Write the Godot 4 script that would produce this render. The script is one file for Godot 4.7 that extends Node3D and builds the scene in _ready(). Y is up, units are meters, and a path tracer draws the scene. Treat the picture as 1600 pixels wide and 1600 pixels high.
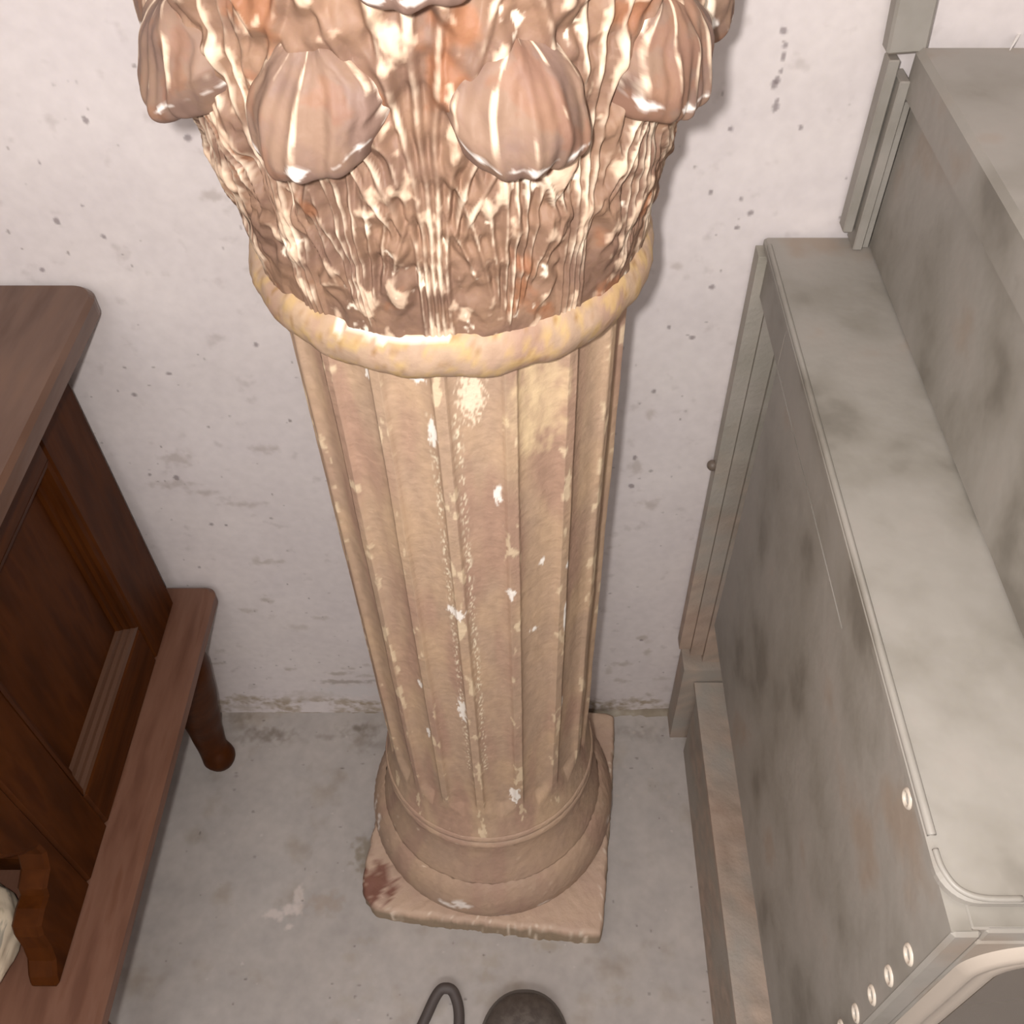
extends Node3D

# ---------------------------------------------------------------- constants
const WALL_Z := -0.736
const COL_AT := Vector3(-0.055, 0.0, -0.575)
const F_PX := 1525.0
const SCR0 := Vector3(0.3409, 0.9902, -0.7096)
const SCR1 := Vector3(0.3645, 0.9902, -0.7505)
const LAMP_ENERGY := 2.0
var n_fine := FastNoiseLite.new()
var n_mid := FastNoiseLite.new()
var n_big := FastNoiseLite.new()
var rng := RandomNumberGenerator.new()
var last_ribs := 0.0
var last_fillet := 0.0
var last_lump := 0.0
var last_stem := 0.0

# ---------------------------------------------------------------- small helpers
func srgb(r: float, g: float, b: float) -> Color:
	return Color(r / 255.0, g / 255.0, b / 255.0)

func lin(r: float, g: float, b: float) -> Color:
	return Color(r / 255.0, g / 255.0, b / 255.0).srgb_to_linear()

func sstep(a: float, b: float, x: float) -> float:
	var t := clampf((x - a) / (b - a), 0.0, 1.0)
	return t * t * (3.0 - 2.0 * t)

func thing(called: String, label: String, category: String, at := Vector3.ZERO, group := "") -> Node3D:
	var o := Node3D.new()
	o.name = called
	add_child(o, true)
	o.position = at
	o.set_meta("label", label)
	o.set_meta("category", category)
	if group != "":
		o.set_meta("group", group)
	return o

func part(called: String, mesh: Mesh, m: Material, parent: Node3D, at := Vector3.ZERO) -> MeshInstance3D:
	var o := MeshInstance3D.new()
	o.name = called
	o.mesh = mesh
	o.material_override = m
	o.position = at
	o.cast_shadow = GeometryInstance3D.SHADOW_CASTING_SETTING_ON
	parent.add_child(o, true)
	return o

func struct(called: String, mesh: Mesh, m: Material, label: String, category: String) -> MeshInstance3D:
	var o := part(called, mesh, m, self)
	o.set_meta("kind", "structure")
	o.set_meta("label", label)
	o.set_meta("category", category)
	return o

# ---------------------------------------------------------------- mesh helpers
# grid of (nu+1) x (nv+1) points; u runs right, v runs up, seen from outside
func grid(nu: int, nv: int, pos: Callable, col = null, flip := false) -> ArrayMesh:
	var P := PackedVector3Array()
	var C := PackedColorArray()
	var N := PackedVector3Array()
	var U := PackedVector2Array()
	var I := PackedInt32Array()
	var w := nu + 1
	for j in nv + 1:
		for i in w:
			var u := float(i) / nu
			var v := float(j) / nv
			P.append(pos.call(u, v))
			U.append(Vector2(u, 1.0 - v))
			if col != null:
				C.append(col.call(u, v))
	var wrap := P[0].distance_to(P[nu]) < 1e-5
	for j in nv + 1:
		for i in w:
			var i0 := maxi(i - 1, 0)
			var i1 := mini(i + 1, nu)
			if wrap and i == 0:
				i0 = nu - 1
			if wrap and i == nu:
				i1 = 1
			var du := P[j * w + i1] - P[j * w + i0]
			var dv := P[mini(j + 1, nv) * w + i] - P[maxi(j - 1, 0) * w + i]
			var nn := du.cross(dv)
			if nn.length_squared() < 1e-20:
				nn = Vector3.UP
			nn = nn.normalized()
			N.append(-nn if flip else nn)
	for j in nv:
		for i in nu:
			var a := j * w + i
			var b := a + 1
			var d := a + w
			var c := d + 1
			if flip:
				I.append_array(PackedInt32Array([a, b, c, a, c, d]))
			else:
				I.append_array(PackedInt32Array([a, c, b, a, d, c]))
	var arr := []
	arr.resize(Mesh.ARRAY_MAX)
	arr[Mesh.ARRAY_VERTEX] = P
	arr[Mesh.ARRAY_NORMAL] = N
	arr[Mesh.ARRAY_TEX_UV] = U
	arr[Mesh.ARRAY_INDEX] = I
	if col != null:
		arr[Mesh.ARRAY_COLOR] = C
	var m := ArrayMesh.new()
	m.add_surface_from_arrays(Mesh.PRIMITIVE_TRIANGLES, arr)
	return m

func tri(st: SurfaceTool, a: Vector3, b: Vector3, c: Vector3, out: Vector3) -> void:
	var n := (b - a).cross(c - a)
	if n.dot(out) > 0.0:
		var t := b
		b = c
		c = t
	st.add_vertex(a)
	st.add_vertex(b)
	st.add_vertex(c)

func quad(st: SurfaceTool, a: Vector3, b: Vector3, c: Vector3, d: Vector3, out: Vector3) -> void:
	tri(st, a, b, c, out)
	tri(st, a, c, d, out)

# chamfered box added to a SurfaceTool
func cbox(st: SurfaceTool, lo: Vector3, hi: Vector3, c := 0.002) -> void:
	var mid := (lo + hi) * 0.5
	var h := (hi - lo) * 0.5
	c = minf(c, minf(h.x, minf(h.y, h.z)) * 0.9)
	for ax in 3:
		var b := (ax + 1) % 3
		var d := (ax + 2) % 3
		for s in [-1.0, 1.0]:
			var q := []
			for e in [[-1, -1], [1, -1], [1, 1], [-1, 1]]:
				var p := Vector3.ZERO
				p[ax] = s * h[ax]
				p[b] = e[0] * (h[b] - c)
				p[d] = e[1] * (h[d] - c)
				q.append(mid + p)
			var o := Vector3.ZERO
			o[ax] = s
			quad(st, q[0], q[1], q[2], q[3], o)
		# the four edges that run along ax
		for e in [[-1, -1], [1, -1], [1, 1], [-1, 1]]:
			var q2 := []
			for t in [-1.0, 1.0]:
				var p1 := Vector3.ZERO
				p1[ax] = t * (h[ax] - c)
				p1[b] = e[0] * h[b]
				p1[d] = e[1] * (h[d] - c)
				var p2 := p1
				p2[b] = e[0] * (h[b] - c)
				p2[d] = e[1] * h[d]
				q2.append(mid + p1)
				q2.append(mid + p2)
			var o2 := Vector3.ZERO
			o2[b] = e[0]
			o2[d] = e[1]
			quad(st, q2[0], q2[1], q2[3], q2[2], o2)
	for sx in [-1.0, 1.0]:
		for sy in [-1.0, 1.0]:
			for sz in [-1.0, 1.0]:
				var s3 := Vector3(sx, sy, sz)
				tri(st, mid + s3 * Vector3(h.x, h.y - c, h.z - c), mid + s3 * Vector3(h.x - c, h.y, h.z - c), mid + s3 * Vector3(h.x - c, h.y - c, h.z), s3)

func start() -> SurfaceTool:
	var st := SurfaceTool.new()
	st.begin(Mesh.PRIMITIVE_TRIANGLES)
	st.set_smooth_group(-1)
	return st

func done(st: SurfaceTool) -> ArrayMesh:
	st.generate_normals()
	return st.commit()

func box(lo: Vector3, hi: Vector3, c := 0.002) -> ArrayMesh:
	var st := start()
	cbox(st, lo, hi, c)
	return done(st)

# polygon in a plane, extruded between a and b along axis (0 x, 1 y, 2 z); edges chamfered by c
func prism(poly: PackedVector2Array, axis: int, a: float, b: float, c := 0.0) -> ArrayMesh:
	var st := start()
	var n := poly.size()
	var area := 0.0
	for i in n:
		area += poly[i].cross(poly[(i + 1) % n])
	var put := func(p: Vector2, t: float) -> Vector3:
		if axis == 0:
			return Vector3(t, p.y, p.x)
		if axis == 1:
			return Vector3(p.x, t, p.y)
		return Vector3(p.x, p.y, t)
	var inner := PackedVector2Array()
	for i in n:
		var e0 := (poly[i] - poly[(i + n - 1) % n]).normalized()
		var e1 := (poly[(i + 1) % n] - poly[i]).normalized()
		var nn := (Vector2(-e0.y, e0.x) + Vector2(-e1.y, e1.x))
		var k := nn.length_squared() * 0.5
		inner.append(poly[i] + nn / maxf(k, 0.3) * c * signf(area))
	var mid := Vector3.ZERO
	for p in poly:
		mid += put.call(p, (a + b) * 0.5)
	mid /= n
	var up: Vector3 = put.call(Vector2.ZERO, 1.0)
	for i in n:
		var j := (i + 1) % n
		var e := (poly[j] - poly[i]).normalized()
		var o2 := Vector2(e.y, -e.x) * signf(area)
		var o: Vector3 = put.call(o2, 0.0)
		quad(st, put.call(poly[i], a + c), put.call(poly[j], a + c), put.call(poly[j], b - c), put.call(poly[i], b - c), o)
		if c > 0.0:
			quad(st, put.call(poly[i], b - c), put.call(poly[j], b - c), put.call(inner[j], b), put.call(inner[i], b), o + up)
			quad(st, put.call(poly[i], a + c), put.call(poly[j], a + c), put.call(inner[j], a), put.call(inner[i], a), o - up)
	var ix := Geometry2D.triangulate_polygon(inner)
	for k in range(0, ix.size(), 3):
		tri(st, put.call(inner[ix[k]], b), put.call(inner[ix[k + 1]], b), put.call(inner[ix[k + 2]], b), up)
		tri(st, put.call(inner[ix[k]], a), put.call(inner[ix[k + 1]], a), put.call(inner[ix[k + 2]], a), -up)
	return done(st)

# rectangle in the xz plane with rounded corners; r in the order (x0 z0) (x1 z0) (x1 z1) (x0 z1)
func rrect(x0: float, z0: float, x1: float, z1: float, r: Array, seg := 8) -> PackedVector2Array:
	var out := PackedVector2Array()
	var cs := [Vector2(x0, z0), Vector2(x1, z0), Vector2(x1, z1), Vector2(x0, z1)]
	var sg := [Vector2(1, 1), Vector2(-1, 1), Vector2(-1, -1), Vector2(1, -1)]
	for k in 4:
		var rr: float = r[k]
		if rr <= 0.0:
			out.append(cs[k])
			continue
		var ce: Vector2 = cs[k] + sg[k] * rr
		for i in seg + 1:
			var a := PI + k * PI / 2 + PI / 2 * i / seg
			out.append(ce + Vector2(cos(a), sin(a)) * rr)
	return out

func lathe(profile: PackedVector2Array, seg: int, bump := 0.0, col = null) -> ArrayMesh:
	var nv := profile.size() - 1
	var pos := func(u: float, v: float) -> Vector3:
		var p := profile[int(round(v * nv))]
		var a := PI + u * TAU
		var d := Vector3(sin(a), 0, cos(a))
		var r := p.x
		if bump > 0.0 and r > 0.002:
			r += bump * n_mid.get_noise_3d(d.x * 60.0, p.y * 450.0, d.z * 60.0)
		return Vector3(d.x * r, p.y, d.z * r)
	var cf = null
	if col != null:
		cf = func(u: float, v: float) -> Color: return col.call(wrapf(180.0 + u * 360.0, -180.0, 180.0), profile[int(round(v * nv))].y)
	return grid(seg, nv, pos, cf)

# smooth resample of a polyline profile
func smooth_profile(pts: Array, per: int) -> PackedVector2Array:
	var c := Curve2D.new()
	for p in pts:
		c.add_point(p)
	var out := PackedVector2Array()
	for i in pts.size() - 1:
		var p0: Vector2 = pts[maxi(i - 1, 0)]
		var p1: Vector2 = pts[i]
		var p2: Vector2 = pts[i + 1]
		var p3: Vector2 = pts[mini(i + 2, pts.size() - 1)]
		for k in per:
			out.append(p1.cubic_interpolate(p2, p0, p3, float(k) / per))
	out.append(pts[pts.size() - 1])
	return out

# tube along points with radii
func tube(pts: Array, radii: Array, seg := 12, per := 6, squash := 1.0) -> ArrayMesh:
	var P: Array[Vector3] = []
	var R: Array[float] = []
	for i in pts.size() - 1:
		var p0: Vector3 = pts[maxi(i - 1, 0)]
		var p1: Vector3 = pts[i]
		var p2: Vector3 = pts[i + 1]
		var p3: Vector3 = pts[mini(i + 2, pts.size() - 1)]
		for k in per:
			var t := float(k) / per
			P.append(p1.cubic_interpolate(p2, p0, p3, t))
			R.append(lerpf(radii[i], radii[i + 1], sstep(0, 1, t)))
	P.append(pts[pts.size() - 1])
	R.append(radii[radii.size() - 1])
	# caps
	P.insert(0, P[0])
	R.insert(0, 0.0001)
	P.append(P[P.size() - 1])
	R.append(0.0001)
	var n := P.size() - 1
	var frames := []
	var last := Vector3.UP
	for i in n + 1:
		var t := (P[mini(i + 1, n)] - P[maxi(i - 1, 0)])
		if t.length() < 1e-7:
			t = P[mini(i + 2, n)] - P[maxi(i - 2, 0)]
		t = t.normalized()
		var s := t.cross(last)
		if s.length() < 0.05:
			s = t.cross(Vector3.RIGHT)
		s = s.normalized()
		frames.append([s, s.cross(t).normalized()])
		if i > 0:
			if frames[i][0].dot(frames[i - 1][0]) < 0.0:
				frames[i][0] = -frames[i][0]
				frames[i][1] = -frames[i][1]
		last = frames[i][1]
	return grid(seg, n, func(u: float, v: float) -> Vector3:
		var i := int(round(v * n))
		var a := u * TAU
		return P[i] + frames[i][0] * cos(a) * R[i] + frames[i][1] * sin(a) * R[i] * squash)

# ---------------------------------------------------------------- texture helpers
func noise_of(seed_value: int, freq: float, oct := 4, kind := FastNoiseLite.TYPE_SIMPLEX_SMOOTH) -> FastNoiseLite:
	var n := FastNoiseLite.new()
	n.seed = seed_value
	n.frequency = freq
	n.noise_type = kind
	n.fractal_octaves = oct
	return n

func ramp_tex(seed_value: int, size: int, freq: float, cols: Array, oct := 5) -> ImageTexture:
	# cols: [[at, Color], ...] looked up with a seamless noise
	var src := noise_of(seed_value, freq, oct).get_seamless_image(size, size).get_data()
	var lut := PackedByteArray()
	for i in 256:
		var t := i / 255.0
		var c: Color = cols[0][1]
		for k in cols.size() - 1:
			if t >= cols[k][0]:
				var a: float = cols[k][0]
				var b: float = cols[k + 1][0]
				c = (cols[k][1] as Color).lerp(cols[k + 1][1], clampf((t - a) / (b - a), 0, 1))
		lut.append_array(PackedByteArray([int(c.r * 255), int(c.g * 255), int(c.b * 255)]))
	var dst := PackedByteArray()
	dst.resize(size * size * 3)
	for i in size * size:
		var k := src[i] * 3
		dst[i * 3] = lut[k]
		dst[i * 3 + 1] = lut[k + 1]
		dst[i * 3 + 2] = lut[k + 2]
	return ImageTexture.create_from_image(Image.create_from_data(size, size, false, Image.FORMAT_RGB8, dst))

func normal_tex(seed_value: int, size: int, freq: float, strength: float, oct := 4) -> ImageTexture:
	var im := noise_of(seed_value, freq, oct).get_seamless_image(size, size)
	im.convert(Image.FORMAT_RGBA8)
	im.bump_map_to_normal_map(strength)
	return ImageTexture.create_from_image(im)

func mat(c: Color, rough: float, tex: Texture2D = null, nrm: Texture2D = null, scale := Vector3(2, 2, 2), nscale := 1.0) -> StandardMaterial3D:
	var m := StandardMaterial3D.new()
	m.albedo_color = c
	m.roughness = rough
	m.metallic_specular = 0.5
	if tex:
		m.albedo_texture = tex
	if tex or nrm:
		m.uv1_triplanar = true
		m.uv1_world_triplanar = true
		m.uv1_scale = scale
	if nrm:
		m.normal_enabled = true
		m.normal_texture = nrm
		m.normal_scale = nscale
	return m

func vmat(rough: float, nrm: Texture2D, scale: float, nscale: float, spec := 0.5) -> StandardMaterial3D:
	var m := mat(Color.WHITE, rough, null, nrm, Vector3.ONE * scale, nscale)
	m.vertex_color_use_as_albedo = true
	m.metallic_specular = spec
	return m

# picture of a flat surface of w x h metres, in pixels; marks: [x, y, radius, Color, strength] in metres from the top left
func surface_tex(w: float, h: float, px: float, seed_value: int, base: Color, tints: Array, marks: Array) -> ImageTexture:
	var W := int(w * px)
	var H := int(h * px)
	var layers: Array[PackedByteArray] = []
	var luts: Array[PackedInt32Array] = []
	for k in 4:
		var lut := PackedInt32Array()
		lut.resize(256 * 3)
		if k < tints.size():
			var t: Array = tints[k]
			layers.append(noise_of(seed_value + k * 7, t[0] / px, t[3]).get_image(W, H, false, false, false).get_data())
			for i in 256:
				var v := (i - 127.5) / 127.5
				if t[1]:
					v = clampf((v - t[4]) * t[5], 0.0, 1.0)
				var c: Color = t[2]
				lut[i * 3] = int(round(c.r * v * 16.0))
				lut[i * 3 + 1] = int(round(c.g * v * 16.0))
				lut[i * 3 + 2] = int(round(c.b * v * 16.0))
		else:
			layers.append(layers[0])
		luts.append(lut)
	var dst := PackedByteArray()
	dst.resize(W * H * 3)
	var br := int(base.r * 255.0 * 16.0)
	var bg := int(base.g * 255.0 * 16.0)
	var bb := int(base.b * 255.0 * 16.0)
	var la := layers[0]
	var lb := layers[1]
	var lc := layers[2]
	var ld := layers[3]
	var ta := luts[0]
	var tb := luts[1]
	var tc := luts[2]
	var td := luts[3]
	for i in W * H:
		var a := la[i] * 3
		var b := lb[i] * 3
		var c := lc[i] * 3
		var d := ld[i] * 3
		var o := i * 3
		dst[o] = clampi((br + ta[a] + tb[b] + tc[c] + td[d]) >> 4, 0, 255)
		dst[o + 1] = clampi((bg + ta[a + 1] + tb[b + 1] + tc[c + 1] + td[d + 1]) >> 4, 0, 255)
		dst[o + 2] = clampi((bb + ta[a + 2] + tb[b + 2] + tc[c + 2] + td[d + 2]) >> 4, 0, 255)
	var edge := noise_of(seed_value + 99, 0.11, 3)
	for m in marks:
		var cx: float = m[0] * px
		var cy: float = m[1] * px
		var rx: float = m[2] * px
		var ry: float = (m[5] if m.size() > 5 else m[2]) * px
		var c: Color = m[3]
		var soft: float = m[6] if m.size() > 6 else 2.5
		for y in range(maxi(int(cy - ry * 2), 0), mini(int(cy + ry * 2) + 2, H)):
			for x in range(maxi(int(cx - rx * 2), 0), mini(int(cx + rx * 2) + 2, W)):
				var d := Vector2((x - cx) / rx, (y - cy) / ry).length()
				d += edge.get_noise_2d(x, y) * 0.75
				var a: float = clampf((1.0 - d) * soft, 0.0, 1.0) * m[4]
				if a <= 0.0:
					continue
				var k := (y * W + x) * 3
				dst[k] = int(lerpf(dst[k], c.r * 255.0, a))
				dst[k + 1] = int(lerpf(dst[k + 1], c.g * 255.0, a))
				dst[k + 2] = int(lerpf(dst[k + 2], c.b * 255.0, a))
	return ImageTexture.create_from_image(Image.create_from_data(W, H, false, Image.FORMAT_RGB8, dst))

# ================================================================ scene
func _ready() -> void:
	rng.seed = 4711
	n_fine = noise_of(11, 1.0, 3)
	n_mid = noise_of(23, 1.0, 4)
	n_big = noise_of(37, 1.0, 2)

	# --- camera: a phone held at chest height, tipped steeply down
	var cam := Camera3D.new()
	cam.name = "camera"
	cam.position = Vector3(0, 1.3, 0)
	cam.rotation_degrees = Vector3(-48.9, 0, 0)
	cam.projection = Camera3D.PROJECTION_FRUSTUM
	cam.near = 0.02
	cam.far = 20.0
	cam.size = 0.02 * 1600.0 / F_PX
	cam.frustum_offset = Vector2(-35.0 / F_PX * 0.02, 0.0)
	add_child(cam)
	cam.current = true

	# --- sky outside (closed room), exposure
	var env := Environment.new()
	env.background_mode = Environment.BG_COLOR
	env.background_color = Color(0, 0, 0)
	env.tonemap_mode = Environment.TONE_MAPPER_LINEAR
	env.tonemap_exposure = 1.0
	env.sdfgi_enabled = true
	env.ssao_enabled = true
	env.ssil_enabled = true
	var we := WorldEnvironment.new()
	we.name = "environment"
	we.environment = env
	add_child(we)

	# --- the phone's flash, a small lamp just left of and above the lens
	var flash := OmniLight3D.new()
	flash.name = "phone_flash"
	flash.position = Vector3(-0.03, 1.315, 0.0)
	flash.light_color = Color(1.0, 0.992, 0.988)
	flash.light_energy = 0.55
	flash.light_size = 0.006
	flash.omni_range = 12.0
	flash.omni_attenuation = 2.0
	flash.shadow_enabled = true
	add_child(flash)

	build_room()
	build_column()
	build_metal_cabinet()
	build_wood_cabinet()
	build_small_things()

# ---------------------------------------------------------------- room
func build_room() -> void:
	var X0 := -1.10
	var X1 := 0.98
	var Z1 := 1.9
	var HT := 2.4
	# back wall
	var marks := []
	var specks := [[-0.403, 0.889], [-0.382, 0.85], [-0.409, 0.835], [-0.441, 0.786], [-0.353, 0.925], [-0.277, 0.911], [-0.374, 0.82], [-0.404, 0.637], [-0.361, 0.665], [-0.395, 0.516], [-0.423, 0.521], [-0.376, 0.436], [-0.36, 0.434], [-0.411, 0.355], [-0.242, 0.804], [-0.268, 0.701], [0.181, 0.994], [0.185, 0.983], [0.185, 0.975], [0.186, 0.964], [0.184, 0.957], [0.182, 0.953], [0.187, 0.941], [0.187, 0.936], [0.154, 0.918], [0.21, 0.919], [0.146, 0.863], [0.172, 0.856], [0.183, 0.843], [0.173, 0.829], [0.16, 0.768], [0.149, 0.709], [0.126, 0.722], [0.107, 0.545], [0.107, 0.5], [0.143, 0.193], [0.119, 0.642]]
	for s in specks:
		marks.append([s[0] - X0, HT - s[1], rng.randf_range(0.0018, 0.0034), srgb(120, 108, 108), 0.58, rng.randf_range(0.002, 0.0042)])
	for i in 520:
		marks.append([rng.randf_range(0.35, 1.55), HT - rng.randf_range(0.02, 1.15), rng.randf_range(0.0008, 0.0019), srgb(128, 116, 112), rng.randf_range(0.2, 0.65), rng.randf_range(0.0008, 0.002)])
	# mould and damp: grey-brown blotches in the lower part
	for i in 60:
		var y := 0.03 + 0.38 * pow(rng.randf(), 1.5)
		marks.append([rng.randf_range(0.62, 1.33), HT - y, rng.randf_range(0.006, 0.02), srgb(150, 134, 118), rng.randf_range(0.12, 0.42), rng.randf_range(0.004, 0.011), 1.3])
	for b in [[-0.385, 0.545, 0.02, 0.014], [-0.40, 0.505, 0.03, 0.008], [-0.37, 0.49, 0.02, 0.006], [-0.33, 0.47, 0.03, 0.006], [-0.27, 0.86, 0.012, 0.008], [0.125, 0.79, 0.006, 0.006], [0.119, 0.61, 0.007, 0.01], [-0.29, 0.56, 0.02, 0.008], [0.11, 0.53, 0.01, 0.014], [0.13, 0.47, 0.014, 0.01]]:
		marks.append([b[0] - X0, HT - b[1], b[2], srgb(158, 142, 132), 0.34, b[3], 1.2])
	# yellow-brown dirt along the foot of the wall and a patch of fresh white filler
	for i in 46:
		marks.append([rng.randf_range(0.60, 1.36), HT - rng.randf_range(0.0, 0.045), rng.randf_range(0.012, 0.035), srgb(150, 130, 104), rng.randf_range(0.25, 0.6), rng.randf_range(0.006, 0.016), 1.3])
	marks.append([-0.265 - X0, HT - 0.062, 0.06, srgb(214, 206, 203), 0.8, 0.02, 2.2])
	marks.append([-0.33 - X0, HT - 0.05, 0.05, srgb(205, 193, 186), 0.6, 0.013, 2.0])
	marks.append([-0.27 - X0, HT - 0.088, 0.05, srgb(150, 136, 124), 0.5, 0.007, 1.6])
	var wt := surface_tex(X1 - X0, HT, 640.0, 5, srgb(218, 207, 203), [[2.2, false, Color(5, 5, 6), 4], [9.0, false, Color(5, 5, 4), 4], [60.0, false, Color(5, 5, 5), 3], [26.0, true, Color(-26, -27, -28), 4, 0.42, 2.0]], marks)
	var wm := StandardMaterial3D.new()
	wm.albedo_texture = wt
	wm.roughness = 0.85
	wm.metallic_specular = 0.3
	# the uneven plaster is real geometry
	var wall_mesh := grid(200, 230, func(u: float, v: float) -> Vector3:
		var x := lerpf(X0, X1, u)
		var y := v * HT
		var bump := 0.0016 * n_big.get_noise_2d(x * 4.0, y * 4.0) + 0.00022 * n_mid.get_noise_2d(x * 30.0, y * 30.0)
		return Vector3(x, y, WALL_Z + clampf(bump, -0.003, 0.0012)))
	var wall := struct("wall_back", wall_mesh, wm, "pinkish white plaster wall with dark specks behind the column", "wall")
	var core := part("wall_core", box(Vector3(X0 - 0.1, -0.1, WALL_Z - 0.13), Vector3(X1 + 0.1, HT + 0.1, WALL_Z - 0.004)), mat(srgb(190, 180, 176), 0.9), wall)
	core.set_meta("label", "masonry behind the plaster")

	# floor
	var fm := []
	# white plaster crumbs smeared on the floor left of the plinth
	var fz := func(z: float) -> float: return z - (WALL_Z - 0.01)
	for b in [[-0.336, -0.440, 0.020, 0.008], [-0.312, -0.458, 0.010, 0.021], [-0.320, -0.446, 0.014, 0.010], [-0.318, -0.425, 0.006, 0.005]]:
		fm.append([b[0] - X0, fz.call(b[1]), b[2], srgb(212, 197, 188), 0.8, b[3], 1.8])
	fm.append([-0.275 - X0, fz.call(-0.455), 0.032, srgb(165, 145, 128), 0.5, 0.018, 1.2])
	fm.append([-0.225 - X0, fz.call(-0.52), 0.026, srgb(132, 118, 98), 0.65, 0.03, 1.5])
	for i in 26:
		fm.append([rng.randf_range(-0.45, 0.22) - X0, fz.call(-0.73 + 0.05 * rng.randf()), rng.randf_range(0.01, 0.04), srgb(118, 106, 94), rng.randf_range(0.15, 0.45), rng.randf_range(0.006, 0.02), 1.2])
	for i in 22:
		fm.append([rng.randf_range(-0.25, 0.12) - X0, fz.call(rng.randf_range(-0.41, -0.33)), rng.randf_range(0.008, 0.03), srgb(160, 146, 128), rng.randf_range(0.1, 0.4), rng.randf_range(0.005, 0.014), 1.2])
	for i in 160:
		fm.append([rng.randf_range(-0.48, 0.24) - X0, fz.call(rng.randf_range(-0.73, -0.2)), rng.randf_range(0.0008, 0.0028), srgb(100, 92, 86), rng.randf_range(0.25, 0.7), rng.randf_range(0.0008, 0.002)])
	for i in 50:
		fm.append([rng.randf_range(-0.48, 0.24) - X0, fz.call(rng.randf_range(-0.7, -0.2)), rng.randf_range(0.0008, 0.0022), srgb(205, 195, 188), rng.randf_range(0.3, 0.7), rng.randf_range(0.0008, 0.002)])
	for i in 26:
		fm.append([rng.randf_range(0.1, 0.2) - X0, fz.call(rng.randf_range(-0.71, -0.6)), rng.randf_range(0.002, 0.006), srgb(190, 176, 166), rng.randf_range(0.2, 0.6), rng.randf_range(0.0016, 0.004)])
	var ft := surface_tex(X1 - X0, Z1 - WALL_Z + 0.01, 560.0, 55, srgb(178, 168, 161), [[3.0, false, Color(7, 7, 7), 4], [14.0, false, Color(9, 8, 7), 5], [55.0, false, Color(6, 6, 6), 3], [10.0, true, Color(-14, -17, -22), 5, 0.25, 2.2]], fm)
	var flm := StandardMaterial3D.new()
	flm.albedo_texture = ft
	flm.roughness = 0.62
	flm.metallic_specular = 0.45
	var floor_mesh := grid(150, 190, func(u: float, v: float) -> Vector3:
		var x := lerpf(X0, X1, u)
		var z := lerpf(Z1, WALL_Z - 0.01, v)
		return Vector3(x, clampf(0.0012 * n_mid.get_noise_2d(x * 16.0, z * 16.0), -0.002, 0.0), z))
	# uv.y must run from the back wall forwards: grid gives 1 - v, which does
	var fl := struct("floor", floor_mesh, flm, "grey painted cement floor with dust and pale plaster smears", "floor")
	var fcore := part("floor_slab", box(Vector3(X0 - 0.1, -0.12, WALL_Z - 0.13), Vector3(X1 + 0.1, -0.004, Z1 + 0.1)), mat(srgb(150, 144, 140), 0.9), fl)
	fcore.set_meta("label", "cement under the floor surface")

	# rough mortar fillet where wall and floor meet
	var mortar := grid(220, 8, func(u: float, v: float) -> Vector3:
		var x := lerpf(X0, X1, u)
		var a := v * PI / 2
		var k := 0.009 + 0.005 * n_mid.get_noise_1d(x * 22.0) + (0.010 if x > 0.06 else 0.0) * sstep(0.06, 0.1, x)
		var q := 0.0012 * n_fine.get_noise_2d(x * 160.0, v * 6.0)
		return Vector3(x, -0.002 + k * (1.0 - cos(a)) + q, WALL_Z - 0.002 + (k * 0.8) * (1.0 - sin(a)) + q))
	struct("trim_1", mortar, mat(Color.WHITE, 0.9, ramp_tex(91, 256, 0.02, [[0.3, srgb(138, 124, 106)], [0.55, srgb(156, 142, 124)], [0.75, srgb(172, 160, 144)]]), null, Vector3(4, 4, 4)), "rough yellowish mortar fillet along the foot of the wall", "trim")

	# the rest of the room behind and beside the photographer
	var pm := mat(srgb(208, 204, 202), 0.9)
	struct("wall_left", box(Vector3(X0 - 0.1, 0, WALL_Z), Vector3(X0, HT, Z1)), pm, "plain plaster wall beyond the wooden cabinet", "wall")
	struct("wall_right", box(Vector3(X1, 0, WALL_Z), Vector3(X1 + 0.1, HT, Z1)), pm, "plain plaster wall beyond the metal cabinet", "wall")
	struct("wall_front", box(Vector3(X0 - 0.1, 0, Z1), Vector3(X1 + 0.1, HT, Z1 + 0.1)), pm, "plain plaster wall behind the photographer", "wall")
	struct("ceiling", box(Vector3(X0 - 0.1, HT, WALL_Z - 0.1), Vector3(X1 + 0.1, HT + 0.1, Z1 + 0.1)), pm, "plain white ceiling of the small room", "ceiling")
	# ceiling light panel of the room, behind the photographer
	var lamp := thing("ceiling_lamp", "white framed ceiling light panel behind the photographer", "lamp", Vector3(-0.05, HT, 1.5))
	var gm := StandardMaterial3D.new()
	gm.albedo_color = Color(0.9, 0.88, 0.84)
	gm.emission_enabled = true
	gm.emission = Color(0.975, 0.988, 1.0)
	gm.emission_energy_multiplier = 0.8
	var fr := start()
	for q in [[-0.64, -0.34, 0.64, -0.31], [-0.64, 0.31, 0.64, 0.34], [-0.64, -0.31, -0.61, 0.31], [0.61, -0.31, 0.64, 0.31]]:
		cbox(fr, Vector3(q[0], -0.05, q[1]), Vector3(q[2], 0.0, q[3]), 0.003)
	part("frame", done(fr), mat(srgb(220, 215, 205), 0.5), lamp)
	part("diffuser", box(Vector3(-0.61, -0.035, -0.31), Vector3(0.61, -0.028, 0.31), 0.001), gm, lamp)
	var al := AreaLight3D.new()
	al.name = "lamp_light"
	al.area_size = Vector2(1.2, 0.6)
	al.light_color = Color(0.975, 0.988, 1.0)
	al.light_energy = LAMP_ENERGY
	al.area_range = 8.0
	al.shadow_enabled = true
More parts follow.
